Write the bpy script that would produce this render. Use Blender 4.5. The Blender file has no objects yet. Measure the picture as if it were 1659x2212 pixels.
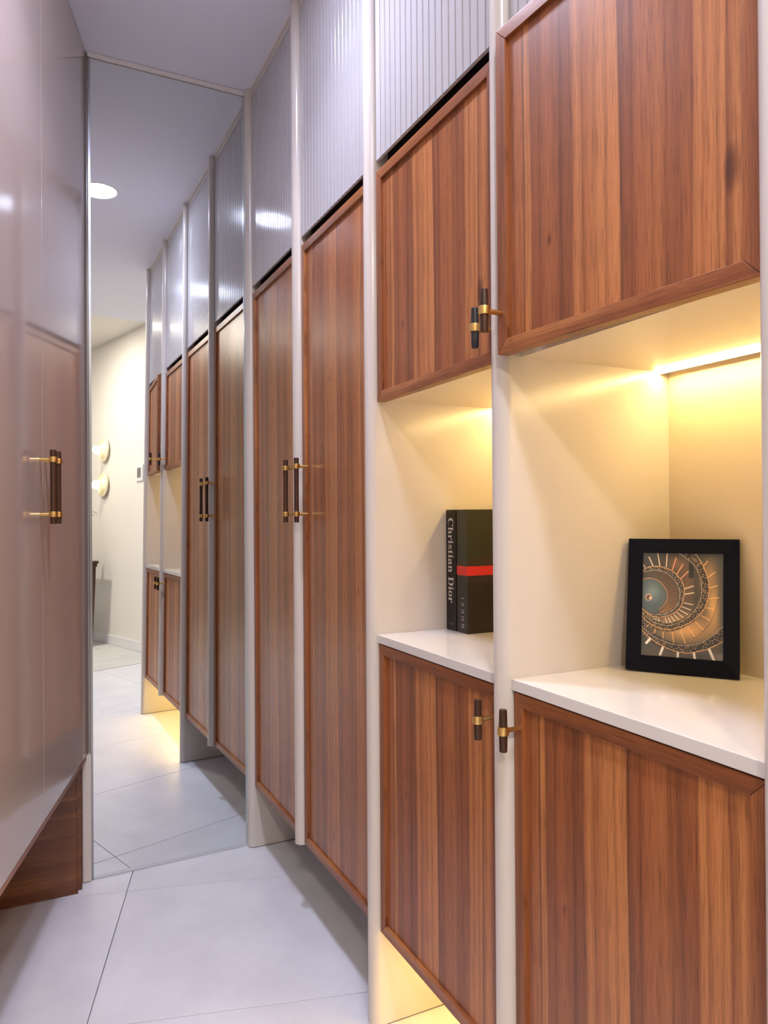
import bpy, bmesh, math, random
import numpy as np
from mathutils import Vector, Matrix
random.seed(4)
SC = bpy.context.scene
COL = SC.collection

# ------------------------------------------------------------------ camera
def Rn(a): return math.radians(a)
_yaw, _pit, _rol = Rn(26.1378), Rn(0.298), Rn(-0.3762)
FW = Vector((math.sin(_yaw)*math.cos(_pit), math.cos(_yaw)*math.cos(_pit), math.sin(_pit)))
_rt = Vector((math.cos(_yaw), -math.sin(_yaw), 0))
_up = _rt.cross(FW)
RT = _rt*math.cos(_rol) + _up*math.sin(_rol)
UP = -_rt*math.sin(_rol) + _up*math.cos(_rol)
camd = bpy.data.cameras.new('camera'); cam = bpy.data.objects.new('camera', camd); COL.objects.link(cam)
M = Matrix((RT, UP, -FW)).transposed().to_4x4(); M.translation = Vector((-.7175, -2.5273, 1.152))
cam.matrix_world = M
camd.sensor_fit = 'HORIZONTAL'; camd.sensor_width = 36; camd.lens = 1582.85/1659*36
camd.clip_start = .02
SC.camera = cam

# ------------------------------------------------------------------ world and exposure
w = bpy.data.worlds.new('world'); SC.world = w; w.use_nodes = True
w.node_tree.nodes['Background'].inputs[0].default_value = (.75, .78, .9, 1)
w.node_tree.nodes['Background'].inputs[1].default_value = .35
SC.view_settings.view_transform = 'Standard'; SC.view_settings.look = 'None'
SC.view_settings.gamma = 1; SC.view_settings.use_curve_mapping = False
SC.view_settings.exposure = 0.38
SC.cycles.max_bounces = 10; SC.cycles.diffuse_bounces = 6; SC.cycles.glossy_bounces = 6
SC.cycles.sample_clamp_indirect = 6
COOL = (.73, .76, 1.0)
WARM = (1.0, .65, .20)
L_DOWN = 110; W_DOWN = 5      # ceiling spots of the corridor
L_NICHE = 84      # led strips of the display niches
L_PLINTH = 62     # led strips under the base cabinets
L_BULB = 5
L_ROOM = 260

# ------------------------------------------------------------------ materials
def mat(name, col=(.8,.8,.8), rough=.5, metal=0, emit=None, es=0, coat=0, spec=.5, ior=1.5):
    m = bpy.data.materials.new(name); m.use_nodes = True
    b = m.node_tree.nodes['Principled BSDF']
    b.inputs['Base Color'].default_value = (*col, 1); b.inputs['Roughness'].default_value = rough
    b.inputs['Metallic'].default_value = metal; b.inputs['Specular IOR Level'].default_value = spec
    b.inputs['IOR'].default_value = ior
    if coat: b.inputs['Coat Weight'].default_value = coat; b.inputs['Coat Roughness'].default_value = .04
    if emit: b.inputs['Emission Color'].default_value = (*emit, 1); b.inputs['Emission Strength'].default_value = es
    return m
def NT(m): return m.node_tree, m.node_tree.nodes, m.node_tree.links, m.node_tree.nodes['Principled BSDF']
def ramp(nodes, stops, interp='LINEAR'):
    r = nodes.new('ShaderNodeValToRGB'); e = r.color_ramp.elements; r.color_ramp.interpolation = interp
    e[0].position, e[0].color = stops[0][0], (*stops[0][1], 1)
    e[1].position, e[1].color = stops[-1][0], (*stops[-1][1], 1)
    for p, c in stops[1:-1]:
        x = e.new(p); x.color = (*c, 1)
    return r
def add_noise_tint(m, col, amt=.04, scale=3, bump=0, bscale=200):
    nt, n, l, b = NT(m)
    tc = n.new('ShaderNodeTexCoord'); no = n.new('ShaderNodeTexNoise'); no.inputs['Scale'].default_value = scale
    l.new(tc.outputs['Object'], no.inputs['Vector'])
    lo = tuple(c*(1-amt) for c in col); hi = tuple(min(1, c*(1+amt)) for c in col)
    r = ramp(n, [(.3, lo), (.7, hi)]); l.new(no.outputs['Fac'], r.inputs[0]); l.new(r.outputs[0], b.inputs['Base Color'])
    if bump:
        n2 = n.new('ShaderNodeTexNoise'); n2.inputs['Scale'].default_value = bscale; l.new(tc.outputs['Object'], n2.inputs['Vector'])
        bp = n.new('ShaderNodeBump'); bp.inputs['Strength'].default_value = bump; bp.inputs['Distance'].default_value = .001
        l.new(n2.outputs['Fac'], bp.inputs['Height']); l.new(bp.outputs[0], b.inputs['Normal'])
    return m

LT = (.50, .195, .062); MD = (.355, .122, .038); DK = (.21, .066, .023); RD = (.31, .098, .032); LN = (.10, .030, .013)
def wood(name, across, along, bands=True, dark=1.0, rough=.36, seed=0., con=1.):
    """walnut veneer: 'across' and 'along' are the local axes (0,1,2) across and along the grain"""
    m = bpy.data.materials.new(name); m.use_nodes = True
    nt, n, l, b = NT(m)
    tc = n.new('ShaderNodeTexCoord'); sep = n.new('ShaderNodeSeparateXYZ'); l.new(tc.outputs['Object'], sep.inputs[0])
    A, B = sep.outputs[across], sep.outputs[along]
    def math_(op, a, bb, c=None):
        x = n.new('ShaderNodeMath'); x.operation = op
        for i, v in enumerate((a, bb, c)):
            if v is None: continue
            if isinstance(v, (int, float)): x.inputs[i].default_value = v
            else: l.new(v, x.inputs[i])
        return x.outputs[0]
    def comb(sa, sb, off=0.):
        c = n.new('ShaderNodeCombineXYZ'); l.new(math_('MULTIPLY', A, sa), c.inputs[0]); l.new(math_('MULTIPLY', B, sb), c.inputs[1])
        c.inputs[2].default_value = seed+off; return c.outputs[0]
    def noise(sa, sb, det=2, off=0., rgh=.5):
        x = n.new('ShaderNodeTexNoise'); x.inputs['Scale'].default_value = 1; x.inputs['Detail'].default_value = det
        x.inputs['Roughness'].default_value = rgh; l.new(comb(sa, sb, off), x.inputs['Vector']); return x.outputs['Fac']
    wav = noise(5, 1.3, 1, 3.)
    t = math_('MULTIPLY_ADD', A, -1/.46, 0.)
    t = math_('ADD', t, math_('MULTIPLY', math_('SUBTRACT', wav, .5), .055))
    if bands:
        stops = [(0., MD), (.035, LT), (.055, RD), (.115, MD), (.122, LN), (.128, LT), (.150, LT), (.156, DK), (.235, RD), (.30, DK),
                 (.345, DK), (.352, MD), (.372, LT), (.40, MD), (.455, LT), (.475, LT), (.528, LT), (.534, LN), (.541, DK),
                 (.60, RD), (.66, MD), (.72, DK), (.772, RD), (.780, LT), (.797, LT), (.802, MD), (.83, LT), (.862, LT),
                 (.870, DK), (.90, LT), (.94, MD), (1., RD)]
        t = math_('FRACT', t, 0)
    else:
        t = noise(28, 1.6, 3, 9.)
        stops = [(.25, DK), (.42, RD), (.55, MD), (.66, LT), (.78, MD)]
    stops = [(p, tuple((mm+(c-mm)*con)*dark for c, mm in zip(col, MD))) for p, col in stops]
    rp = ramp(n, stops); l.new(t, rp.inputs[0])
    # soft streaks, fine pores
    g1 = noise(95, 2.2, 3, 1.); r1 = ramp(n, [(.30, (.80, .77, .74)), (.5, (1, 1, 1)), (.7, (1.08, 1.06, 1.02))]); l.new(g1, r1.inputs[0])
    g2 = noise(650, 14, 2, 5., .7); r2 = ramp(n, [(.34, (.50, .45, .42)), (.50, (1, 1, 1))]); l.new(g2, r2.inputs[0])
    # wandering dark growth line (cathedral figure)
    wv = n.new('ShaderNodeTexWave'); wv.wave_type = 'BANDS'; wv.bands_direction = 'X'; wv.inputs['Scale'].default_value = 1
    wv.inputs['Distortion'].default_value = 5.5; wv.inputs['Detail'].default_value = 2; wv.inputs['Detail Scale'].default_value = .8
    l.new(comb(7, .55, 2.), wv.inputs['Vector'])
    r3 = ramp(n, [(0., (.55, .48, .44)), (.07, (.93, .92, .9)), (.2, (1, 1, 1))]); l.new(wv.outputs['Fac'], r3.inputs[0])
    def mul(a, bb, f=1.):
        x = n.new('ShaderNodeMix'); x.data_type = 'RGBA'; x.blend_type = 'MULTIPLY'; x.inputs[0].default_value = f
        l.new(a, x.inputs[6]); l.new(bb, x.inputs[7]); return x.outputs[2]
    c = mul(rp.outputs[0], r1.outputs[0]); c = mul(c, r2.outputs[0], .8); c = mul(c, r3.outputs[0], .5)
    if bands:   # two knots of the veneer sheet, local (across, along)
        for ka, kb, sa, sb in KNOTS:
            da = math_('MULTIPLY', math_('SUBTRACT', A, ka), 1/sa); db = math_('MULTIPLY', math_('SUBTRACT', B, kb), 1/sb)
            d2 = math_('ADD', math_('MULTIPLY', da, da), math_('MULTIPLY', db, db))
            d2 = math_('ADD', d2, math_('MULTIPLY', math_('SUBTRACT', g1, .5), 2.8))
            rk = ramp(n, [(0., (.36, .32, .31)), (.5, (.72, .68, .66)), (1., (1, 1, 1))]); l.new(d2, rk.inputs[0])
            c = mul(c, rk.outputs[0])
    l.new(c, b.inputs['Base Color'])
    b.inputs['Roughness'].default_value = rough
    bp = n.new('ShaderNodeBump'); bp.inputs['Strength'].default_value = .25; bp.inputs['Distance'].default_value = .0006
    l.new(g2, bp.inputs['Height']); l.new(bp.outputs[0], b.inputs['Normal'])
    return m
KNOTS = []
KNOTS = [(-.113, .150, .006, .014), (-.410, .135, .013, .034)]
M_WOODV = wood('walnut_veneer_upper', 1, 2, con=.85)
KNOTS = [(-.113, .345, .006, .012)]
M_WOODV2 = wood('walnut_veneer_lower', 1, 2, con=.9)
KNOTS = [(-.372, .755, .006, .016), (-.20, 1.30, .005, .012)]
M_WOODV3 = wood('walnut_veneer_tall', 1, 2, rough=.27, con=.62)
M_WOODH = wood('walnut_rail', 2, 1, bands=False, dark=.84)
M_WOODS = wood('walnut_stile', 1, 2, bands=False, seed=3., dark=.86)
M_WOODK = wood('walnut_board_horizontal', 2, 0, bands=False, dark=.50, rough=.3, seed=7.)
CREAM = (.60, .55, .50)
M_CREAM = mat('cream_lacquer', CREAM, .22)
M_CREAMG = mat('cream_gloss_slats', (.46, .445, .45), .13)
M_NICHE = mat('cream_niche_led_tint', (.78, .66, .46), .20)  # same cream as the uprights, yellow of the LED light put into the colour
M_GLOSS = mat('beige_high_gloss', (.46, .365, .32), .07, coat=.4)
M_QUARTZ = add_noise_tint(mat('white_quartz', (.66, .63, .585), .07), (.66, .63, .585), .03, 5)
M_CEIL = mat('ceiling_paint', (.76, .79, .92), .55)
M_WALL = add_noise_tint(mat('wall_paint', (.74, .715, .68), .7), (.74, .715, .68), .02, 2)
M_DARK = mat('dark_recess', (.012, .011, .014), .5)
M_BRASS = mat('brushed_brass', (.80, .55, .20), .28, 1)
M_GRIP = wood('dark_walnut_grip', 1, 2, bands=False, dark=.16, rough=.4, seed=2.)
M_GRIPB = mat('black_wood_grip', (.018, .016, .020), .42)
M_MIRROR = mat('mirror_silver', (.80, .84, .845), .0, 1)
M_ALU = mat('grey_aluminium', (.33, .34, .36), .3, .9)
M_EDGE = mat('polished_glass_edge', (.42, .50, .52), .12)
M_SEAL = mat('grey_silicone', (.52, .54, .58), .35)
M_BEAD = mat('white_sealant', (.78, .75, .74), .5)
M_GROUT = mat('grout', (.30, .29, .30), .8)
M_LAMP = mat('lamp_cool', (1, 1, 1), .5, emit=COOL, es=L_DOWN)
M_LAMPW = mat('lamp_room', (1, 1, 1), .5, emit=(1., .88, .74), es=L_ROOM)
M_TRIMW = mat('white_lamp_ring', (.8, .8, .8), .4)
M_LED = mat('led_diffuser', (1, 1, 1), .5, emit=(1., .70, .27), es=L_NICHE)
M_LEDP = mat('led_diffuser_plinth', (1, 1, 1), .5, emit=WARM, es=L_PLINTH)
M_BULB = mat('opal_bulb', (1, 1, 1), .5, emit=(1., .82, .50), es=L_BULB)
M_DISC = mat('cream_ceramic', (.80, .73, .55), .5)
M_WHITEP = mat('white_plastic', (.75, .75, .77), .4)
M_SCREEN = mat('grey_screen', (.19, .19, .17), .2)
M_BASEB = mat('white_skirting', (.72, .72, .75), .4)
M_TABLE = wood('dark_mahogany', 0, 2, bands=False, dark=.22, rough=.35, seed=5.)
M_BOOKD = mat('black_cloth_cover', (.011, .008, .008), .42, spec=.3)
M_PAGES = mat('book_pages', (.62, .58, .50), .8)
M_INK = mat('silver_print', (.55, .52, .48), .4)
M_INKD = mat('dim_print', (.22, .20, .18), .45)
M_RED = mat('red_band_print', (.62, .022, .018), .4)
M_BLACK = mat('black_frame_lacquer', (.002, .002, .007), .24, spec=.15)
M_TWIG = mat('dry_twig', (.10, .08, .05), .7)

def tile_mat(name, base, vein, rough, axis):
    m = mat(name, base, rough); nt, n, l, b = NT(m)
    tc = n.new('ShaderNodeTexCoord'); mp = n.new('ShaderNodeMapping'); mp.inputs['Scale'].default_value = (1.3, 9, 1) if axis else (3, 3, 3)
    l.new(tc.outputs['Object'], mp.inputs[0])
    oi = n.new('ShaderNodeObjectInfo'); va = n.new('ShaderNodeVectorMath'); va.operation = 'ADD'
    l.new(mp.outputs[0], va.inputs[0]); l.new(oi.outputs['Random'], va.inputs[1])
    no = n.new('ShaderNodeTexNoise'); no.inputs['Scale'].default_value = 1.6; no.inputs['Detail'].default_value = 6; no.inputs['Roughness'].default_value = .6
    l.new(va.outputs[0], no.inputs['Vector'])
    r = ramp(n, [(.3, vein), (.62, base)]); l.new(no.outputs['Fac'], r.inputs[0]); l.new(r.outputs[0], b.inputs['Base Color'])
    n2 = n.new('ShaderNodeTexNoise'); n2.inputs['Scale'].default_value = 90; n2.inputs['Detail'].default_value = 4; l.new(tc.outputs['Object'], n2.inputs['Vector'])
    bp = n.new('ShaderNodeBump'); bp.inputs['Strength'].default_value = .08; bp.inputs['Distance'].default_value = .001
    l.new(n2.outputs['Fac'], bp.inputs['Height']); l.new(bp.outputs[0], b.inputs['Normal'])
    return m
M_TILE = tile_mat('pale_stone_tile', (.71, .72, .765), (.62, .63, .675), .30, False)
M_PLANK = tile_mat('grey_wood_plank', (.60, .595, .59), (.50, .495, .49), .45, True)

# ------------------------------------------------------------------ mesh helpers
def nb(): return bmesh.new()
def box(bm, x0, x1, y0, y1, z0, z1, bev=0.):
    v = [bm.verts.new((x, y, z)) for x in (x0, x1) for y in (y0, y1) for z in (z0, z1)]
    fs = [(0,1,3,2), (4,6,7,5), (0,4,5,1), (2,3,7,6), (0,2,6,4), (1,5,7,3)]
    f = [bm.faces.new([v[i] for i in q]) for q in fs]
    if bev:
        es = list({e for q in f for e in q.edges})
        bmesh.ops.bevel(bm, geom=es, offset=bev, segments=2, affect='EDGES', profile=.5)
    return bm
def prism(bm, pts, z0, z1):
    """pts: polygon in xy, extruded in z"""
    a = [bm.verts.new((x, y, z0)) for x, y in pts]; b = [bm.verts.new((x, y, z1)) for x, y in pts]
    k = len(pts); bm.faces.new(a[::-1]); bm.faces.new(b)
    for i in range(k): bm.faces.new((a[i], a[(i+1) % k], b[(i+1) % k], b[i]))
    bmesh.ops.recalc_face_normals(bm, faces=bm.faces[:])
    return bm
def lathe(bm, prof, axis='z', c=(0,0,0), seg=28, cap=True):
    """prof: (radius, height) pairs along the axis"""
    rings = []
    for r, h in prof:
        ring = []
        for i in range(seg):
            a = 2*math.pi*i/seg; p = (r*math.cos(a), r*math.sin(a), h)
            if axis == 'x': p = (p[2], p[0], p[1])
            if axis == 'y': p = (p[1], p[2], p[0])
            ring.append(bm.verts.new(Vector(p)+Vector(c)))
        rings.append(ring)
    for A, B in zip(rings, rings[1:]):
        for i in range(seg):
            bm.faces.new((A[i], A[(i+1) % seg], B[(i+1) % seg], B[i]))
    if cap:
        bm.faces.new(rings[0][::-1]); bm.faces.new(rings[-1])
    bmesh.ops.recalc_face_normals(bm, faces=bm.faces[:])
    return bm
def obj(name, bm, m, parent=None, smooth=False, loc=None, rotz=0., ang=35):
    me = bpy.data.meshes.new(name); wn = False
    if isinstance(bm, bpy.types.Mesh): me = bm
    else:
        bmesh.ops.recalc_face_normals(bm, faces=bm.faces[:]) if smooth != 'raw' else None
        bm.to_mesh(me); bm.free()
        if smooth:
            for p in me.polygons: p.use_smooth = True
            try: me.set_sharp_from_angle(angle=Rn(ang))
            except Exception: pass
            wn = True
        me.materials.append(m)
    o = bpy.data.objects.new(name, me); COL.objects.link(o)
    if parent: o.parent = parent
    if loc: o.location = loc
    if rotz: o.rotation_euler = (0, 0, rotz)
    if wn: md = o.modifiers.new('normals', 'WEIGHTED_NORMAL'); md.keep_sharp = True
    return o
def tag(o, label, cat, group=None, kind=None):
    o['label'] = label; o['category'] = cat
    if group: o['group'] = group
    if kind: o['kind'] = kind
    return o
def thing(name, label, cat, loc=(0,0,0), rotz=0., group=None):
    o = bpy.data.objects.new(name, None); COL.objects.link(o); o.empty_display_size = .05
    o.location = loc; o.rotation_euler = (0, 0, rotz)
    return tag(o, label, cat, group)
def sub(name, parent, loc=(0,0,0), rot=(0,0,0)):
    o = bpy.data.objects.new(name, None); COL.objects.link(o); o.empty_display_size = .03
    o.parent = parent; o.location = loc; o.rotation_euler = rot
    return o
def struct(name, bm, m, parent=None, **k):
    o = obj(name, bm, m, parent, **k)
    if not parent: o['kind'] = 'structure'
    return o

ROT = Rn(-15.0)                                   # the left wall, the far room and the floor tiles are turned 15 degrees
DV = Vector((math.sin(-ROT), math.cos(-ROT), 0)); NV = Vector((math.cos(-ROT), -math.sin(-ROT), 0))
O_L = Vector((-.532, .012, 0))                    # far end of the glossy doors
O_W = Vector((.353, -4.169, 0))                   # a point on the sconce wall
H_C, H_R = 2.649, 2.893                           # corridor and room ceilings

# ------------------------------------------------------------------ floor with tiles and planks (rotated frame at the origin)
fl = struct('floor', box(nb(), -4.2, 3.4, -8.2, 1.2, -.06, -.006), M_GROUT); fl.rotation_euler = (0, 0, ROT)
n0 = Vector((-.407, -.026, 0)).dot(NV); g = .0012
tx, ty = 1.24, .62
tm = {}
def slab(w_, h_, t=.006):
    key = (round(w_, 4), round(h_, 4), t)
    if key not in tm:
        b_ = nb(); box(b_, g, w_-g, g, h_-g, -t, 0, .0008)
        me = bpy.data.meshes.new('slab'); b_.to_mesh(me); b_.free(); tm[key] = me
    return tm[key]
S_THR = -3.44
for i in range(-2, 2):
    for k in range(-1, 6):
        s1 = -.251 - ty*k; s0 = max(s1-ty, S_THR)
        if s1 <= S_THR: continue
        me = slab(tx, s1-s0)
        if not me.materials: me.materials.append(M_TILE)
        obj('tile', me, None, fl, loc=(n0+tx*i, s0, 0))
pk = .19
for r in range(26):
    s1 = S_THR - pk*r; x = -3.2 - random.random()*.9
    if s1 < -8.05: break
    while x < 1.40:
        me = slab(min(1.2, 1.425-x), pk)
        if len(me.materials) == 0: me.materials.append(M_PLANK)
        obj('plank', me, None, fl, loc=(x, s1-pk, 0)); x += 1.2
tr = struct('trim_1', box(nb(), -3, 1.3, S_THR-.003, S_THR+.003, -.006, .0010), M_DARK); tr.rotation_euler = (0, 0, ROT)

# ------------------------------------------------------------------ ceilings and walls
def cl(x): return -3.2 - .268*x
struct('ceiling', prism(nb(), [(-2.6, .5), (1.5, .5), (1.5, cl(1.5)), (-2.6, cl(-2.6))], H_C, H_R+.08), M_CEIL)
cr = obj('ceiling', box(nb(), -4.2, 1.8, -8.2, -2.4, H_R, H_R+.06), M_WALL); cr['kind'] = 'structure'; cr.rotation_euler = (0, 0, ROT)
struct('wall_right', box(nb(), .374, .47, -2.04, .4, 0, H_C), M_WALL)
struct('wall_end', box(nb(), -.60, .374, .030, .13, 0, H_C), M_WALL)
struct('wall_alcove', box(nb(), -2.0, -.5, .24, .34, 0, H_C), M_WALL)
struct('wall_return', box(nb(), .39, .95, -2.14, -2.045, 0, H_C), M_WALL)
ws = struct('wall_sconce', box(nb(), 0, .10, -3.9, 2.2, 0, H_R), M_WALL); ws.location = O_W; ws.rotation_euler = (0, 0, ROT)
bs = struct('baseboard_right', box(nb(), -.014, 0, -3.9, 2.2, 0, .088, .004), M_BASEB); bs.location = O_W; bs.rotation_euler = (0, 0, ROT)
wf = struct('wall_far', box(nb(), -3.6, .1, -4.0, -3.9, 0, H_R), M_WALL); wf.location = O_W; wf.rotation_euler = (0, 0, ROT)
wl = struct('wall_room', box(nb(), -3.7, -3.6, -4.0, 1.5, 0, H_R), M_WALL); wl.location = O_W; wl.rotation_euler = (0, 0, ROT)
wl2 = struct('wall_left', box(nb(), -.72, -.62, -2.6, .1, 0, H_C), M_WALL); wl2.location = O_L; wl2.rotation_euler = (0, 0, ROT)
wl3 = struct('wall_back', box(nb(), -1.9, -.62, -2.7, -2.6, 0, H_C), M_WALL); wl3.location = O_L; wl3.rotation_euler = (0, 0, ROT)

# ------------------------------------------------------------------ twisted mirror at the corridor's end
def my(x, z):
    Mz = Rn(-.7972 + .4388*(z/.96-1.4)); return -x*Mz
b = nb(); nx, nz = 24, 96; X0, X1, Z0, Z1 = -.5235, -.0205, .006, 2.632
gr = [[b.verts.new((X0+(X1-X0)*i/nx, my(X0+(X1-X0)*i/nx, Z0+(Z1-Z0)*j/nz), Z0+(Z1-Z0)*j/nz)) for j in range(nz+1)] for i in range(nx+1)]
for i in range(nx):
    for j in range(nz): b.faces.new((gr[i][j], gr[i+1][j], gr[i+1][j+1], gr[i][j+1]))
mr = thing('wall_mirror', 'tall frameless mirror closing the corridor end between the two cupboard rows', 'mirror', (0, 0, 0))
obj('mirror_glass', b, M_MIRROR, mr, smooth='raw')
obj('mirror_edge', box(nb(), -.0205, -.0160, -.005, .004, .004, 2.633), M_EDGE, mr)
obj('backing', box(nb(), -.530, -.021, .009, .026, .004, 2.64), M_DARK, mr)
b = nb()
vs = []
for z in np.linspace(0.003, 2.634, 30):
    y = my(-.5235, z); vs.append([b.verts.new(p) for p in ((-.531, y-.006, z), (-.5235, y-.006, z), (-.5235, y+.02, z), (-.531, y+.02, z))])
for A, B in zip(vs, vs[1:]):
    for i in range(4): b.faces.new((A[i], A[(i+1) % 4], B[(i+1) % 4], B[i]))
obj('edge_channel', b, M_ALU, mr)
b = nb(); prism(b, [(-.5235, my(-.5235, 0)-.007), (-.018, -.006), (-.018, .01), (-.5235, my(-.5235, 0)+.01)], .0005, .006)
obj('floor_seal', b, M_SEAL, mr)
struct('trim_2', box(nb(), -.532, -.014, -.010, .028, 2.634, H_C-.0005, .002), M_BEAD)
b = nb(); box(b, -.557, -.531, -.030, .028, .003, .400, .0012); box(b, -.541, -.531, .006, .028, .400, H_C-.001); struct('trim_3', b, M_CREAM)

# ------------------------------------------------------------------ right hand cupboards
YC = [-.012, -.513, -1.013, -1.521, -2.020]          # divider centres
DOORS = [(-.0335, -.4925), (-.5345, -.9925), (-1.0345, -1.4995), (-1.5425, -1.9985)]
ZB, ZT, ZUB, ZC = .2145, 1.9306, 1.4098, .884
R_ = .020
dl = ['cream round-nosed upright panel beside the mirror, reaching the floor',
      'cream round-nosed upright panel between the two tall walnut doors, stopping above the floor',
      'cream round-nosed upright panel between tall walnut door and book niche, reaching the floor',
      'cream round-nosed upright panel between the book niche and the picture niche',
      'cream end panel of the cupboard row, at the right edge of the photo']
for i, y in enumerate(YC):
    z0 = .0025 if i % 2 == 0 else .2100
    pts = [(.371, y+R_), (.371, y-R_)] + [(-R_*math.sin(a), y-R_*math.cos(a)) for a in np.linspace(0, math.pi, 15)]
    b = nb(); prism(b, pts, z0, H_C-.0015)
    t = obj('divider_panel', b, M_CREAM, smooth=True, ang=30); tag(t, dl[i], 'panel', 'upright cream panels between the cupboards')
    if i % 2 == 0:
        obj('foot', prism(nb(), [(x*.985+.002, y+(yy-y)*.93) for x, yy in pts], 0.0, .0025), M_DARK, t)
# sealant bead along the ceiling of the row
struct('trim_4', box(nb(), -.006, .0, -2.0, -.03, H_C-.0045, H_C-.0003, .001), M_BEAD)

def carcass(parent, y0, y1, z0, z1, x0=.0215, x1=.356, m=None):
    obj('carcass', box(nb(), x0, x1, y1, y0, z0, z1), m or M_CREAM, parent)

FR, RC, TH = .0225, .007, .020
def wood_door(parent, y0, y1, z0, z1, M_P, hinge=None, ang=0.):
    """shaker door: two stiles, two mitred rails, a sunk panel; local origin at the mirror-side bottom corner"""
    base = parent.matrix_world.translation if False else Vector(parent.location)
    loc = Vector((0, y0, z0)) - base
    if ang:
        h = Vector((0, hinge, z0)); v = Vector((0, y0, z0)) - h
        loc = h + Matrix.Rotation(ang, 3, 'Z') @ v - base
    d = sub('door', parent, loc, (0, 0, ang))
    W, H = y0-y1, z1-z0
    def member(name, q, m, inset):
        # q: quad corners (y,z) of the front face, ordered so that edge 0-1 is the outer edge and 2-3 the inner one
        b = nb(); e = .0012
        c = Vector((0, sum(p[0] for p in q)/4, sum(p[1] for p in q)/4))
        fr = [b.verts.new((0, y, z)) for y, z in q]
        bk = [b.verts.new((TH, y, z)) for y, z in q]
        b.faces.new(fr[::-1]); b.faces.new(bk)
        for i in range(4): b.faces.new((fr[i], fr[(i+1) % 4], bk[(i+1) % 4], bk[i]))
        bmesh.ops.recalc_face_normals(b, faces=b.faces[:])
        ed = [x for x in b.edges if x.verts[0].co.x < 1e-6 and x.verts[1].co.x < 1e-6]
        bmesh.ops.bevel(b, geom=ed, offset=.0011, segments=2, affect='EDGES', profile=.5)
        return obj(name, b, m, d, smooth=True, ang=25)
    k = .00015
    member('stile', [(0, 0), (0, H), (-FR, H-FR-k), (-FR, FR+k)], M_WOODS, 0)
    member('stile', [(-W, H), (-W, 0), (-W+FR, FR+k), (-W+FR, H-FR-k)], M_WOODS, 0)
    member('rail', [(-W+k*2, 0), (-k*2, 0), (-FR-k, FR), (-W+FR+k, FR)], M_WOODH, 0)
    member('rail', [(-k*2, H), (-W+k*2, H), (-W+FR+k, H-FR), (-FR-k, H-FR)], M_WOODH, 0)
    obj('panel', box(nb(), RC, TH-.001, -W+FR-.002, -FR+.002, FR-.002, H-FR+.002), M_P, d)
    return d

def handle(parent, y, z, kind, xoff=0., dz=0., black=False, frame=None, side=-1):
    """pull handle on the face x=0 of its frame; grip stands off towards -x"""
    so = .0335
    hobj = sub('handle', frame or parent, (xoff, y, z))
    gm = M_GRIPB if black else M_GRIP
    if kind == 'T':
        L, rg = .0675, .0068; posts = [0.]
    else:
        L, rg = .181, .0070; posts = [.0670, -.0670]
    prof = [(rg*.90, -L/2), (rg*.98, -L/2+.0012), (rg*.9, 0), (rg*.98, L/2-.0012), (rg*.90, L/2)] if kind != 'T' else \
           [(rg*.86, -L/2), (rg*.93, -L/2+.0014), (rg*1.0, -.010), (rg, .010), (rg*.93, L/2-.0014), (rg*.86, L/2)]
    def rename(o): return o
    obj('grip', lathe(nb(), prof, 'z', (-so, 0, 0), 20), gm, hobj, smooth=True)
    for pz in posts:
        rr, hh = rg*1.36, .0066
        obj('collar', lathe(nb(), [(rr*.96, -hh), (rr, -hh+.0007), (rr, hh-.0007), (rr*.96, hh)], 'z', (-so, 0, pz), 24), M_BRASS, hobj, smooth=True)
        obj('stem', lathe(nb(), [(.0042, -so+rr*.9), (.0042, -.0006), (.0039, .0)], 'x', (0, 0, pz), 16), M_BRASS, hobj, smooth=True)
    return hobj

# overhead cupboards with slatted fronts
ol = ['overhead cupboard with glossy cream slats beside the mirror',
      'overhead cupboard with glossy cream slats, second from the mirror',
      'overhead cupboard with cream slats above the walnut door over the books',
      'overhead cupboard with cream slats at the top right, above the open walnut door']
NS = 19; ZS0, ZS1 = 1.955, 2.6145
slat_me = {}
for i, (y0, y1) in enumerate(DOORS):
    t = thing('overhead_cabinet', ol[i], 'cupboard', (0, y0, ZS0), group='slatted overhead cupboards')
    W = y0-y1; p = W/NS
    key = round(p, 5)
    if key not in slat_me:
        c_, gp = .0010, .0013
        pts = [(.006, -gp), (c_, -gp), (0, -gp-c_), (0, -p+gp+c_), (c_, -p+gp), (.006, -p+gp)]
        b = nb(); prism(b, pts, 0, ZS1-ZS0); me = bpy.data.meshes.new('slat'); b.to_mesh(me); b.free(); me.materials.append(M_CREAMG)
        slat_me[key] = me
    dr = sub('door', t)
    for k in range(NS): obj('slat', slat_me[key], None, dr, loc=(0, -p*k, 0))
    b = nb(); box(b, .0055, .0075, -W, 0, .0005, .0295); box(b, .0055, .0195, -W, 0, .030, ZS1-ZS0); obj('backing_board', b, M_CREAM, dr)
    obj('fascia', box(nb(), 0, .02, -W, 0, 2.6172-ZS0, H_C-.002-ZS0), M_CREAM, t)
    obj('carcass', box(nb(), .0215, .356, -W, 0, .040, H_C-.003-ZS0), M_CREAM, t)
    obj('finger_recess', box(nb(), .0305, .356, -W, 0, -.0055, .039), M_DARK, t)

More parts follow.
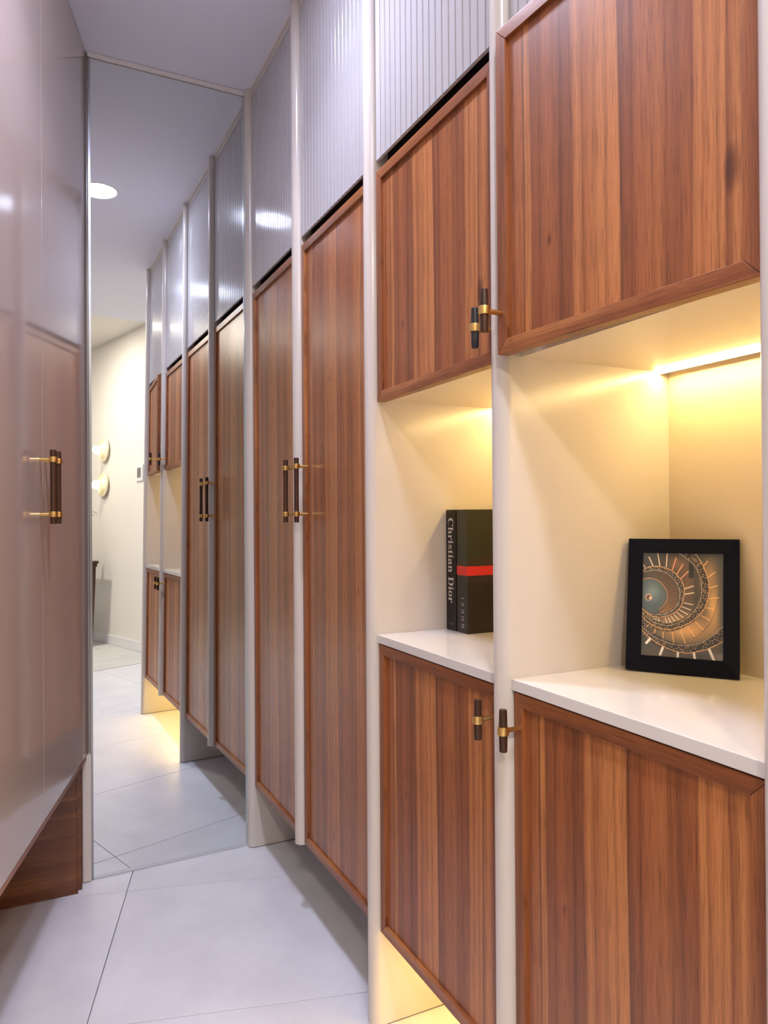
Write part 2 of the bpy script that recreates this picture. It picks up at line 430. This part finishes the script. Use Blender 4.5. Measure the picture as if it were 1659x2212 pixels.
# tall walnut cupboards
for i, lab in ((0, 'tall cupboard with a full-height walnut door beside the mirror'),
               (1, 'tall cupboard with a full-height walnut door next to the lit book niche')):
    y0, y1 = DOORS[i]
    t = thing('tall_cabinet', lab, 'cupboard', (0, y0, ZB), group='tall walnut cupboards')
    wood_door(t, y0, y1, ZB, ZT, M_WOODV3)
    b = nb(); box(b, .0215, .356, y1-y0, 0, .006, ZT-.012-ZB); obj('carcass', b, M_CREAM, t)
    obj('lid', box(nb(), .0215, .356, y1-y0, 0, ZT-.012-ZB, ZT+.018-ZB), M_DARK, t)
    hy = -.483 if i == 0 else -.5775
    handle(t, hy-y0, 1.2255-ZB, 'bar')

# niche bays
OPEN = Rn(4.2)
for i, (wl_, bl_, cl_, nl_) in ((2, ('walnut wall cupboard above the two black books', 'walnut base cupboard below the two black books',
        'white stone worktop carrying the two black books', 'lit cream display niche holding the two black books')),
        (3, ('walnut wall cupboard with its door ajar, above the framed picture', 'walnut base cupboard below the framed picture',
        'white stone worktop carrying the framed picture', 'lit cream display niche behind the framed picture'))):
    y0, y1 = DOORS[i]; W = y0-y1
    t = thing('wall_cabinet', wl_, 'cupboard', (0, y0, ZUB), group='walnut wall cupboards over the niches')
    ang = OPEN if i == 3 else 0.
    d = wood_door(t, y0-(.0075 if i == 3 else 0.), y1, ZUB, ZT, M_WOODV, hinge=y1, ang=ang)
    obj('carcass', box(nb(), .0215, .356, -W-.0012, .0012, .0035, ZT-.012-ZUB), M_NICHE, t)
    obj('lid', box(nb(), .0215, .356, -W-.001, .001, ZT-.012-ZUB, ZT+.018-ZUB), M_DARK, t)
    if i == 2: handle(t, -W+.013, 1.468-ZUB, 'T', black=True)
    else:
        # handle at the free edge of the opened door
        hq = Matrix.Rotation(ang, 3, 'Z') @ Vector((0, W-.016, 0)) + Vector((0, -W, 0))
        hh = handle(t, hq.y, 1.4745-ZUB, 'T', xoff=hq.x); hh.rotation_euler = (0, 0, ang)
    n_ = thing('display_niche', nl_, 'niche', (0, y0, ZC), group='lit display niches')
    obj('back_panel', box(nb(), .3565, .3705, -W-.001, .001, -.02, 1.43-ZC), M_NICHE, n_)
    ls = obj('light_strip', box(nb(), .3215, .3315, -W, 0, 1.4132-.0035-ZC, 1.4132-.0002-ZC), M_LED, n_)
    obj('channel_edge', box(nb(), .3320, .3345, -W, 0, 1.4132-.0045-ZC, 1.4132-.0002-ZC), M_ALU, n_)
    t = thing('countertop', cl_, 'worktop', (0, y0, ZC), group='white stone worktops')
    obj('slab', box(nb(), -.0035, .356, -W-.0012, .0012, -.0185, 0, .0012), M_QUARTZ, t)
    t = thing('base_cabinet', bl_, 'cupboard', (0, y0, ZB), group='walnut base cupboards')
    wood_door(t, y0, y1, ZB, .8625, M_WOODV2)
    obj('carcass', box(nb(), .0215, .356, -W-.001, .001, .012, .8650-ZB), M_CREAM, t)
    obj('light_strip', box(nb(), .150, .162, -W, 0, .0085, .0118), M_LEDP, t)
    handle(t, (-W+.013) if i == 2 else -.017, .808-ZB, 'T')

# ------------------------------------------------------------------ left hand glossy cupboards (rotated frame, face x=0)
gl = ['tall glossy beige cupboard on the left, with a pair of long brass and walnut handles',
      'tall glossy beige cupboard on the left, nearest the camera']
for u in range(2):
    s = -1.1165*u
    t = thing('glossy_wardrobe', gl[u], 'cupboard', O_L + DV*s, ROT, 'glossy beige cupboards on the left')
    e0 = -.012 if u == 0 else -.0015
    for a, bb in ((e0, -.5570), (-.5595, -1.1150)):
        obj('door', box(nb(), -.020, 0, bb, a, .404, H_C-.004, .0008), M_GLOSS, t, smooth=True)
    obj('carcass', box(nb(), -.61, -.0215, -1.1155, -.05, .412, H_C-.003), M_CREAM, t)
    obj('reveal_strip', box(nb(), -.018, -.0008, -.5592, -.5573, .405, H_C-.005), M_DISC, t)
    obj('bottom_board', box(nb(), -.61, -.0015, -1.1155, -.014, .387, .4035), M_WOODH, t)
    for hy in (-.5370, -.5870):
        hn = sub('handle', t, (0, hy, 1.228), (0, 0, math.pi))
        for nm, mm, bm_ in (('grip', M_GRIP, lathe(nb(), [(.0068, -.0905), (.0073, -.089), (.0070, 0), (.0073, .089), (.0068, .0905)], 'z', (-.031, 0, 0), 20)),):
            obj(nm, bm_, mm, hn, smooth=True)
        for pz in (.067, -.067):
            obj('collar', lathe(nb(), [(.0093, -.0065), (.0097, -.0058), (.0097, .0058), (.0093, .0065)], 'z', (-.031, 0, pz), 24), M_BRASS, hn, smooth=True)
            obj('stem', lathe(nb(), [(.0042, -.0225), (.0042, 0)], 'x', (0, 0, pz), 16), M_BRASS, hn, smooth=True)
# walnut support board standing on the floor below the doors
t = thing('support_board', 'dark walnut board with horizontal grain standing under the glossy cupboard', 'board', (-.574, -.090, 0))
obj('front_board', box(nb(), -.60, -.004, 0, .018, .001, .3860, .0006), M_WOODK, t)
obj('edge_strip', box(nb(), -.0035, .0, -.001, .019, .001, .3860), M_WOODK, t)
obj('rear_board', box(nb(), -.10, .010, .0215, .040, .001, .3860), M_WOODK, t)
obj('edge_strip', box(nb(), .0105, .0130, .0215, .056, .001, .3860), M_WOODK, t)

# ------------------------------------------------------------------ ceiling lamps
def downlight(x, y, z, lab, m, r=.078):
    t = thing('ceiling_spot', lab, 'lamp', (x, y, z), group='round recessed ceiling lamps')
    obj('diffuser', lathe(nb(), [(r, -.0015), (r, -.0005)], 'z', (0, 0, 0), 40), m, t)
    b = nb(); lathe(b, [(r+.001, -.0005), (r+.001, -.003), (r+.009, -.002), (r+.011, -.0003)], 'z', (0, 0, 0), 40, cap=False)
    obj('ring', b, M_TRIMW, t, smooth=True)
    if m is M_LAMP:
        ld = bpy.data.lights.new('beam', 'AREA'); ld.shape = 'DISK'; ld.size = r*1.9; ld.energy = W_DOWN; ld.color = COOL; ld.spread = Rn(115)
        lo = bpy.data.objects.new('beam', ld); COL.objects.link(lo); lo.parent = t; lo.location = (0, 0, -.0045)
downlight(-.395, -1.03, H_C, 'round cool-white ceiling lamp seen in the mirror', M_LAMP)
downlight(-.40, -2.30, H_C, 'round cool-white ceiling lamp above the camera', M_LAMP)
p = O_W + NV*-.75 + DV*-.30
downlight(p.x, p.y, H_R, 'round warm-white ceiling lamp of the far room, beside the sconce wall', M_LAMPW, .09)
p = O_W + NV*-1.7 + DV*-.35  # unseen lamp, added to raise the light level of the far room
downlight(p.x, p.y, H_R, 'unseen warm-white lamp added to brighten the far room from its middle', M_LAMPW, .14)

# ------------------------------------------------------------------ wall sconces, thermostat, console, twig in the far room
for z, lab in ((1.843, 'upper ribbed disc wall sconce with opal bulb'), (1.507, 'lower ribbed disc wall sconce with opal bulb')):
    P = O_W + DV*-.856; P.z = z
    t = thing('wall_sconce', lab, 'lamp', P, ROT, 'ribbed disc sconces on the far wall')
    prof = [(.060, 0), (.060, -.018), (.112, -.020), (.1125, -.034), (.104, -.036), (.100, -.030), (.092, -.038), (.085, -.032), (.077, -.040),
            (.070, -.034), (.062, -.042), (.055, -.036), (.047, -.044), (.040, -.038), (.034, -.046), (.020, -.046)]
    obj('backplate', lathe(nb(), prof, 'x', (0, 0, 0), 40), M_DISC, t, smooth=True, ang=60)
    obj('socket', lathe(nb(), [(.019, -.046), (.019, -.056), (.016, -.058)], 'x', (0, 0, 0), 20), M_BRASS, t, smooth=True)
    b = nb(); bmesh.ops.create_uvsphere(b, u_segments=24, v_segments=14, radius=.041, matrix=Matrix.Translation((-.093, 0, 0)))
    obj('bulb', b, M_BULB, t, smooth=True)
P = O_W + DV*-.155; P.z = 1.500
t = thing('thermostat', 'white wall thermostat with grey screen beside the cupboard end', 'thermostat', P, ROT)
obj('housing', box(nb(), -.014, 0, 0, .135, 0, .145, .004), M_WHITEP, t, smooth=True)
obj('screen', box(nb(), -.0152, -.0138, .030, .105, .030, .118, .0004), M_SCREEN, t)
P = O_W + DV*-.64 + NV*-.16
t = thing('console_table', 'dark mahogany console with moulded top near the sconce wall', 'table', P, ROT)
obj('top', box(nb(), -.62, .020, -.62, .020, .765, .790, .004), M_TABLE, t)
obj('moulding', box(nb(), -.61, .010, -.61, .010, .735, .7645, .006), M_TABLE, t)
obj('apron', box(nb(), -.60, 0, -.60, 0, .600, .7345), M_TABLE, t)
for ax, ay in ((-.055, -.055), (-.6, -.055), (-.055, -.6), (-.6, -.6)):
    b = nb(); q0, q1 = .055, .034
    v0 = [(ax, ay), (ax+q0, ay), (ax+q0, ay+q0), (ax, ay+q0)]; cx, cy = ax+q0/2, ay+q0/2
    A = [b.verts.new((x, y, .5995)) for x, y in v0]; B = [b.verts.new((cx+(x-cx)*.62, cy+(y-cy)*.62, 0)) for x, y in v0]
    b.faces.new(A); b.faces.new(B[::-1])
    for i in range(4): b.faces.new((A[i], A[(i+1) % 4], B[(i+1) % 4], B[i]))
    obj('leg', b, M_TABLE, t)

P = O_W + DV*-.80 + NV*-.24; P.z = .7905
t = thing('twig_vase', 'slim dark vase with one dry curled twig on the mahogany console', 'vase', P, ROT)
obj('vase', lathe(nb(), [(.028, 0), (.036, .05), (.030, .12), (.013, .19), (.016, .215), (.012, .214), (.010, .19)], 'z', (0, 0, 0), 24), M_BLACK, t, smooth=True)
cu = bpy.data.curves.new('twig', 'CURVE'); cu.dimensions = '3D'; cu.bevel_depth = .0016; cu.bevel_resolution = 2
for pl in ([(0, 0, .10), (.01, .02, .30), (.03, .08, .43), (.04, .12, .446), (.04, .18, .455), (.04, .23, .442), (.04, .255, .427)], [(.04, .12, .446), (.04, .14, .428), (.04, .17, .420), (.04, .20, .432)]):
    sp_ = cu.splines.new('BEZIER'); sp_.bezier_points.add(len(pl)-1)
    for bp_, q in zip(sp_.bezier_points, pl): bp_.co = q; bp_.handle_left_type = bp_.handle_right_type = 'AUTO'
to = bpy.data.objects.new('twig', cu); COL.objects.link(to); bpy.context.view_layer.update()
me = bpy.data.meshes.new_from_object(to.evaluated_get(bpy.context.evaluated_depsgraph_get())); bpy.data.objects.remove(to); bpy.data.curves.remove(cu)
me.materials.clear(); me.materials.append(M_TWIG); to = bpy.data.objects.new('twig', me); COL.objects.link(to); to.parent = t

# ------------------------------------------------------------------ books
def text_mesh(name, body, size, m, parent, loc, xdir, ydir, width=None, height=None, spacing=1.):
    cu = bpy.data.curves.new(name, 'FONT'); cu.body = body; cu.size = size; cu.space_character = spacing
    cu.resolution_u = 4
    o = bpy.data.objects.new(name, cu); COL.objects.link(o)
    bpy.context.view_layer.update()
    dg = bpy.context.evaluated_depsgraph_get(); me = bpy.data.meshes.new_from_object(o.evaluated_get(dg))
    bpy.data.objects.remove(o)
    co = np.zeros(len(me.vertices)*3); me.vertices.foreach_get('co', co); co = co.reshape(-1, 3)
    mn, mx = co.min(0), co.max(0); ext = mx-mn
    sx = width/ext[0] if width else 1.; sy = height/ext[1] if height else sx
    co = co - mn; co[:, 0] *= sx; co[:, 1] *= sy
    xd, yd = np.array(xdir, float), np.array(ydir, float)
    q = co[:, :1]*xd + co[:, 1:2]*yd
    me.vertices.foreach_set('co', q.ravel()); me.materials.clear(); me.materials.append(m); me.update()
    me.name = name
    r = bpy.data.objects.new(name, me); COL.objects.link(r); r.parent = parent; r.location = loc
    return r
def book(lab, y0, th, m, x0=.1765, h=.281, d=.165):
    t = thing('book', lab, 'book', (x0, y0, ZC), group='black books standing on the worktop')
    c = .0028
    b = nb(); pts = [(d, 0), (0, 0), (0, -th), (d, -th), (d, -th+c), (c, -th+c), (c, -c), (d, -c)]
    prism(b, pts, .0004, h); obj('cover', b, m, t)
    obj('pages', box(nb(), c+.0006, d-.004, -th+c+.0004, -c-.0004, .004, h-.004), M_PAGES, t)
    return t
def mathserif(s):
    out = ''
    for ch in s:
        if 'a' <= ch <= 'z': out += chr(0x1D41A+ord(ch)-97)
        elif 'A' <= ch <= 'Z': out += chr(0x1D400+ord(ch)-65)
        else: out += ch
    return out
b1 = book('slim black book with large silver serif lettering down its spine', -1.0385, .0425, M_BOOKD)
text_mesh('spine_title', mathserif('Christian Dior'), .03, M_INK, b1, (-.0004, -.0085, 1.146-ZC), (0, 0, -1), (0, -1, 0), width=.198, height=.0235)
text_mesh('spine_imprint', 'ASSOULINE', .01, M_INKD, b1, (-.0004, -.010, .898-ZC), (0, -1, 0), (0, 0, 1), width=.021, height=.0028)
m2 = mat('striped_black_cover', (.02, .02, .02), .40)
nt, n, l, bb = NT(m2)
tc = n.new('ShaderNodeTexCoord'); sp = n.new('ShaderNodeSeparateXYZ'); l.new(tc.outputs['Object'], sp.inputs[0])
mr_ = n.new('ShaderNodeMapRange'); mr_.inputs['From Min'].default_value = 0; mr_.inputs['From Max'].default_value = .281; l.new(sp.outputs[2], mr_.inputs['Value'])
r = ramp(n, [(0., (.013, .010, .008)), (.406, (.024, .018, .013)), (.468, (.020, .016, .010)), (.545, (.035, .024, .013)), (.606, (.022, .024, .010))], 'CONSTANT')
l.new(mr_.outputs[0], r.inputs[0]); l.new(r.outputs[0], bb.inputs['Base Color'])
b2 = book('thicker black-green book with a bright red band round it', -1.0855, .0430, m2)
text_mesh('spine_title', 'GUCCI', .02, M_INK, b2, (-.0004, -.029, .896-ZC), (0, 0, 1), (0, 1, 0), width=.068, height=.0112, spacing=1.9)
text_mesh('spine_subtitle', 'THE MAKING OF', .01, M_INKD, b2, (-.0004, -.023, 1.068-ZC), (0, 0, 1), (0, 1, 0), width=.077, height=.0036, spacing=2.4)
b = nb(); e = .0005; th = .043
prism(b, [(.165, -th-e), (-e, -th-e), (-e, e*.6), (.0, e*.6), (.0, -th), (.165, -th)], 1.0155-ZC, 1.0365-ZC); obj('red_band', b, M_RED, b2)

# ------------------------------------------------------------------ framed picture of a spiral stair
def picture(nx=250, ny=327):
    """flat print: a spiral stair seen from above, computed point by point"""
    Wp, Hp = 1005., 1315.
    U, V = np.meshgrid(330+np.linspace(0, 1, nx)*Wp, 285+np.linspace(0, 1, ny)*Hp)
    img = np.zeros((ny, nx, 3)); img[:] = (.22, .22, .21)
    def blend(a, col):
        a = np.clip(a, 0, 1)[..., None]; img[:] = img*(1-a) + np.array(col)*a
    def spline(pts, k=14):
        P = np.array(pts, float); P = np.vstack([2*P[0]-P[1], P, 2*P[-1]-P[-2]]); o = []
        for i in range(1, len(P)-2):
            for t in np.linspace(0, 1, k, endpoint=False):
                a, b_, c, d = P[i-1:i+3]
                o.append(.5*((2*b_)+(-a+c)*t+(2*a-5*b_+4*c-d)*t*t+(-a+3*b_-3*c+d)*t**3))
        o.append(P[-2]); return np.array(o)
    def dist(P):
        D = np.full(U.shape, 1e9)
        for (x0, y0), (x1, y1) in zip(P[:-1], P[1:]):
            dx, dy = x1-x0, y1-y0; q = np.clip(((U-x0)*dx+(V-y0)*dy)/(dx*dx+dy*dy+1e-9), 0, 1)
            D = np.minimum(D, np.hypot(U-x0-q*dx, V-y0-q*dy))
        return D
    def stroke(pts, wd, col, soft=2., al=1., sp=True):
        blend(al*np.clip((wd/2-dist(spline(pts) if sp else np.array(pts, float)))/soft+.5, 0, 1), col)
    def glow(x, y, rx, ry, col, al): blend(al*np.exp(-((U-x)/rx)**2-((V-y)/ry)**2), col)
    glow(880, 1230, 330, 170, (.82, .64, .42), .95); glow(1210, 950, 90, 300, (.84, .66, .42), .85); glow(1160, 560, 90, 200, (.75, .58, .36), .6)
    glow(900, 700, 110, 300, (.50, .36, .24), .6); glow(650, 1170, 320, 60, (.55, .45, .36), .7); glow(760, 430, 120, 100, (.62, .42, .28), .5)
    glow(600, 1560, 300, 60, (.42, .36, .30), .5); glow(1300, 1560, 100, 60, (.6, .57, .55), .6); glow(1330, 700, 60, 500, (.30, .33, .34), .6)
    r1o = [(330, 640), (420, 618), (520, 640), (600, 705), (650, 800), (645, 890), (610, 960), (560, 1010)]
    r2o = [(330, 520), (430, 470), (540, 465), (680, 505), (790, 590), (850, 700), (858, 820), (820, 960), (730, 1050), (600, 1105), (450, 1095), (330, 1015)]
    r2i = [(360, 545), (430, 520), (520, 515), (640, 550), (740, 640), (795, 750), (800, 870), (750, 980), (650, 1055), (520, 1080), (420, 1060), (330, 1000)]
    r3o = [(990, 290), (1080, 430), (1140, 590), (1160, 750), (1110, 960), (1000, 1100), (850, 1200), (680, 1255), (520, 1235), (400, 1165), (330, 1100)]
    r3i = [(790, 290), (930, 390), (1010, 490), (1062, 640), (1065, 830), (990, 1000), (870, 1120), (680, 1205), (520, 1185), (410, 1130), (330, 1060)]
    r4i = [(1345, 1160), (1180, 1320), (1000, 1415), (800, 1440), (620, 1405), (450, 1330), (330, 1235)]
    r4o = [(1345, 1350), (1150, 1460), (1000, 1510), (880, 1530), (700, 1500), (500, 1410), (330, 1275)]
    cx, cy = 420, 860
    # lower landing disk
    d0 = np.hypot(U-410, V-850); blend(np.clip((235-d0)/6, 0, 1), (.26, .33, .36)); glow(470, 800, 110, 120, (.46, .54, .57), .8)
    # inner flight (orange treads)
    for a in np.linspace(-100, 60, 34):
        c_, s_ = math.cos(Rn(a)), math.sin(Rn(a)); q = (a+100)/160
        stroke([(400+262*c_, 845+262*s_), (430+345*c_, 830+330*s_)], 9, (.55+.35*q, .38+.22*q, .26+.10*q), 3, .35+.5*q, False)
    stroke(r1o, 26, (.38, .34, .30), 4); stroke(r1o, 5, (.82, .55, .36)); 
    stroke([(560, 730), (600, 800), (605, 880), (570, 960)], 16, (.35, .38, .38), 3)
    # middle flight: pale tread edges
    treads = [((410, 345), (465, 460)), ((520, 290), (552, 458)), ((642, 288), (632, 468)), ((755, 350), (708, 505)), ((838, 432), (768, 555)), ((905, 518), (815, 612)),
              ((970, 700), (865, 738)), ((980, 783), (868, 806)), ((965, 932), (860, 915)), ((940, 998), (835, 965)), ((910, 1060), (805, 1003)), ((870, 1112), (770, 1035)),
              ((820, 1150), (735, 1062)), ((765, 1176), (700, 1085)), ((712, 1192), (665, 1100)), ((660, 1198), (630, 1110)), ((560, 1192), (545, 1125)), ((520, 1185), (512, 1125)),
              ((485, 1178), (482, 1115)), ((452, 1165), (452, 1105)), ((420, 1145), (425, 1090)), ((392, 1122), (400, 1070)), ((365, 1098), (376, 1055)), ((340, 1072), (352, 1035)), ((335, 440), (372, 495))]
    for k, (a, b_) in enumerate(treads): stroke([a, b_], 11 if k > 7 else 13, (.88, .80, .72) if k not in (3, 4, 5) else (.84, .60, .48), 3, .95, False)
    # dark column
    blend(((U > 912) & (U < 975) & (V < 600)).astype(float)*.9, (.10, .10, .10)); blend(((U > 975) & (U < 1030) & (V > 480) & (V < 900)).astype(float)*.4, (.2, .19, .17))
    # outer flight tread edges
    for a, b_ in [((1140, 385), (1095, 440)), ((1228, 520), (1150, 580)), ((1255, 685), (1170, 715)), ((1280, 832), (1165, 845)), ((1218, 975), (1130, 962)), ((1170, 1112), (1070, 1062)),
                  ((1092, 1228), (1000, 1145)), ((995, 1325), (910, 1210)), ((880, 1405), (820, 1262)), ((740, 1410), (715, 1265)), ((605, 1380), (610, 1262)), ((490, 1330), (520, 1245)), ((395, 1255), (425, 1200))]:
        stroke([a, b_], 11, (.92, .72, .48), 4, .8, False)
    stroke([(1290, 700), (1260, 900), (1190, 1110), (1060, 1290), (980, 1340)], 5, (.22, .20, .16), 3)
    # balustrades
    def band(o_, i_, col, fleck):
        A, B = spline(o_), spline(i_); k = min(len(A), len(B)); A = A[np.linspace(0, len(A)-1, k).astype(int)]; B = B[np.linspace(0, len(B)-1, k).astype(int)]
        mid = (A+B)/2; wd = np.hypot(*(A-B).T).mean(); D = dist(mid); msk = np.clip((wd/2-D)/3+.5, 0, 1); blend(msk, col)
        fl_ = (np.sin(U*.11+2*np.sin(V*.05))*np.sin(V*.12+2*np.sin(U*.045)) > .35); blend(msk*fl_*.75, fleck)
        stroke(o_, 9, (.80, .62, .42)); stroke(i_, 7, (.66, .60, .52))
    band(r2o, r2i, (.20, .19, .18), (.62, .56, .50)); band(r3o, r3i, (.18, .16, .13), (.66, .56, .44))
    band(r4o, r4i, (.13, .12, .11), (.60, .52, .44))
    for a, b_ in [((605, 1485), (575, 1570)), ((792, 1535), (790, 1600)), ((985, 1530), (1000, 1610)), ((1165, 1468), (1225, 1600)), ((445, 1385), (400, 1440))]: stroke([a, b_], 30, (.86, .84, .83), 3, 1, False)
    # lamp on the landing
    blend(np.clip((48-np.hypot(U-415, V-862))/4, 0, 1), (.70, .58, .52)); blend(np.clip((34-np.hypot(U-418, V-866))/4, 0, 1), (.35, .28, .25)); blend(np.clip((20-np.hypot(U-440, V-872))/4, 0, 1), (.92, .72, .58))
    vg = np.clip(np.minimum.reduce([U-330, 1335-U, V-285, 1600-V])/90, 0, 1); img[:] = img*(.86+.14*vg[..., None])
    return img
pic = thing('picture_frame', 'black framed picture of a spiral staircase leaning on the worktop', 'picture', (0, 0, 0))
dW = Vector((.59, -.807, 0)).normalized(); bk = Vector((.807, .59, 0)).normalized()
ln = Rn(12)
upv = (bk*math.sin(ln) + Vector((0, 0, math.cos(ln)))).normalized(); nrm = dW.cross(upv).normalized()      # towards the viewer
P0 = Vector((.205, -1.581, ZC+.0035))
Mx = Matrix((dW, upv, nrm)).transposed().to_4x4(); Mx.translation = P0; pic.matrix_world = Mx
FWd, FHt, BR, D_ = .1765, .2265, .0245, .016
def fmem(name, q):
    b = nb(); fr = [b.verts.new((x, y, 0 if k < 2 else -.0025)) for k, (x, y) in enumerate(q)]; bk_ = [b.verts.new((x, y, -D_)) for x, y in q]
    b.faces.new(fr); b.faces.new(bk_[::-1])
    for i in range(4): b.faces.new((fr[i], bk_[i], bk_[(i+1) % 4], fr[(i+1) % 4]))
    bmesh.ops.recalc_face_normals(b, faces=b.faces[:])
    bmesh.ops.bevel(b, geom=[e_ for e_ in b.edges if e_.verts[0].co.z > -.004 and e_.verts[1].co.z > -.004], offset=.001, segments=2, affect='EDGES')
    obj(name, b, M_BLACK, pic, smooth=True, ang=30)
fmem('frame_bar', [(0, 0), (FWd, 0), (FWd-BR, BR*1.05), (BR, BR*1.05)])
fmem('frame_bar', [(FWd, FHt), (0, FHt), (BR, FHt-BR), (FWd-BR, FHt-BR)])
fmem('frame_bar', [(0, FHt), (0, 0), (BR, BR*1.05), (BR, FHt-BR)])
fmem('frame_bar', [(FWd, 0), (FWd, FHt), (FWd-BR, FHt-BR), (FWd-BR, BR*1.05)])
img = picture(); ny_, nx_ = img.shape[:2]
px0, px1, py0, py1 = BR-.001, FWd-BR+.001, BR*1.05-.001, FHt-BR+.001
xs = np.linspace(px0, px1, nx_); ys = np.linspace(py1, py0, ny_); Xg, Yg = np.meshgrid(xs, ys)
co = np.stack([Xg, Yg, np.full_like(Xg, -.0052)], -1).reshape(-1, 3)
idx = np.arange(nx_*ny_).reshape(ny_, nx_)
fc = np.stack([idx[1:, :-1], idx[1:, 1:], idx[:-1, 1:], idx[:-1, :-1]], -1).reshape(-1, 4)
me = bpy.data.meshes.new('print'); me.from_pydata(co.tolist(), [], fc.tolist())
ca = me.color_attributes.new('print', 'FLOAT_COLOR', 'POINT')
lin = np.where(img <= .04045, img/12.92, ((img+.055)/1.055)**2.4)
lin = np.clip(lin*1.5, 0, 1)
ca.data.foreach_set('color', np.concatenate([lin.reshape(-1, 3), np.ones((nx_*ny_, 1))], 1).ravel().astype(np.float32))
mp_ = mat('stair_print', (1, 1, 1), .35); nt, n, l, bb = NT(mp_); at = n.new('ShaderNodeAttribute'); at.attribute_name = 'print'; l.new(at.outputs['Color'], bb.inputs['Base Color'])
bb.inputs['Coat Weight'].default_value = .6; bb.inputs['Coat Roughness'].default_value = .05
me.materials.append(mp_); o = bpy.data.objects.new('print', me); COL.objects.link(o); o.parent = pic
obj('backing_board', box(nb(), BR-.002, FWd-BR+.002, BR-.002, FHt-BR+.002, -.0135, -.006), M_DARK, pic)
b = nb(); v = [b.verts.new(p_) for p_ in ((.060, .15, -.0165), (.116, .15, -.0165), (.116, .0210, -.0750), (.060, .0210, -.0750), (.060, .15, -.0190), (.116, .15, -.0190), (.116, .0210, -.0775), (.060, .0210, -.0775))]
for q in ((0, 1, 2, 3), (7, 6, 5, 4), (0, 4, 5, 1), (1, 5, 6, 2), (2, 6, 7, 3), (3, 7, 4, 0)): b.faces.new([v[i] for i in q])
obj('easel_leg', b, M_DARK, pic)
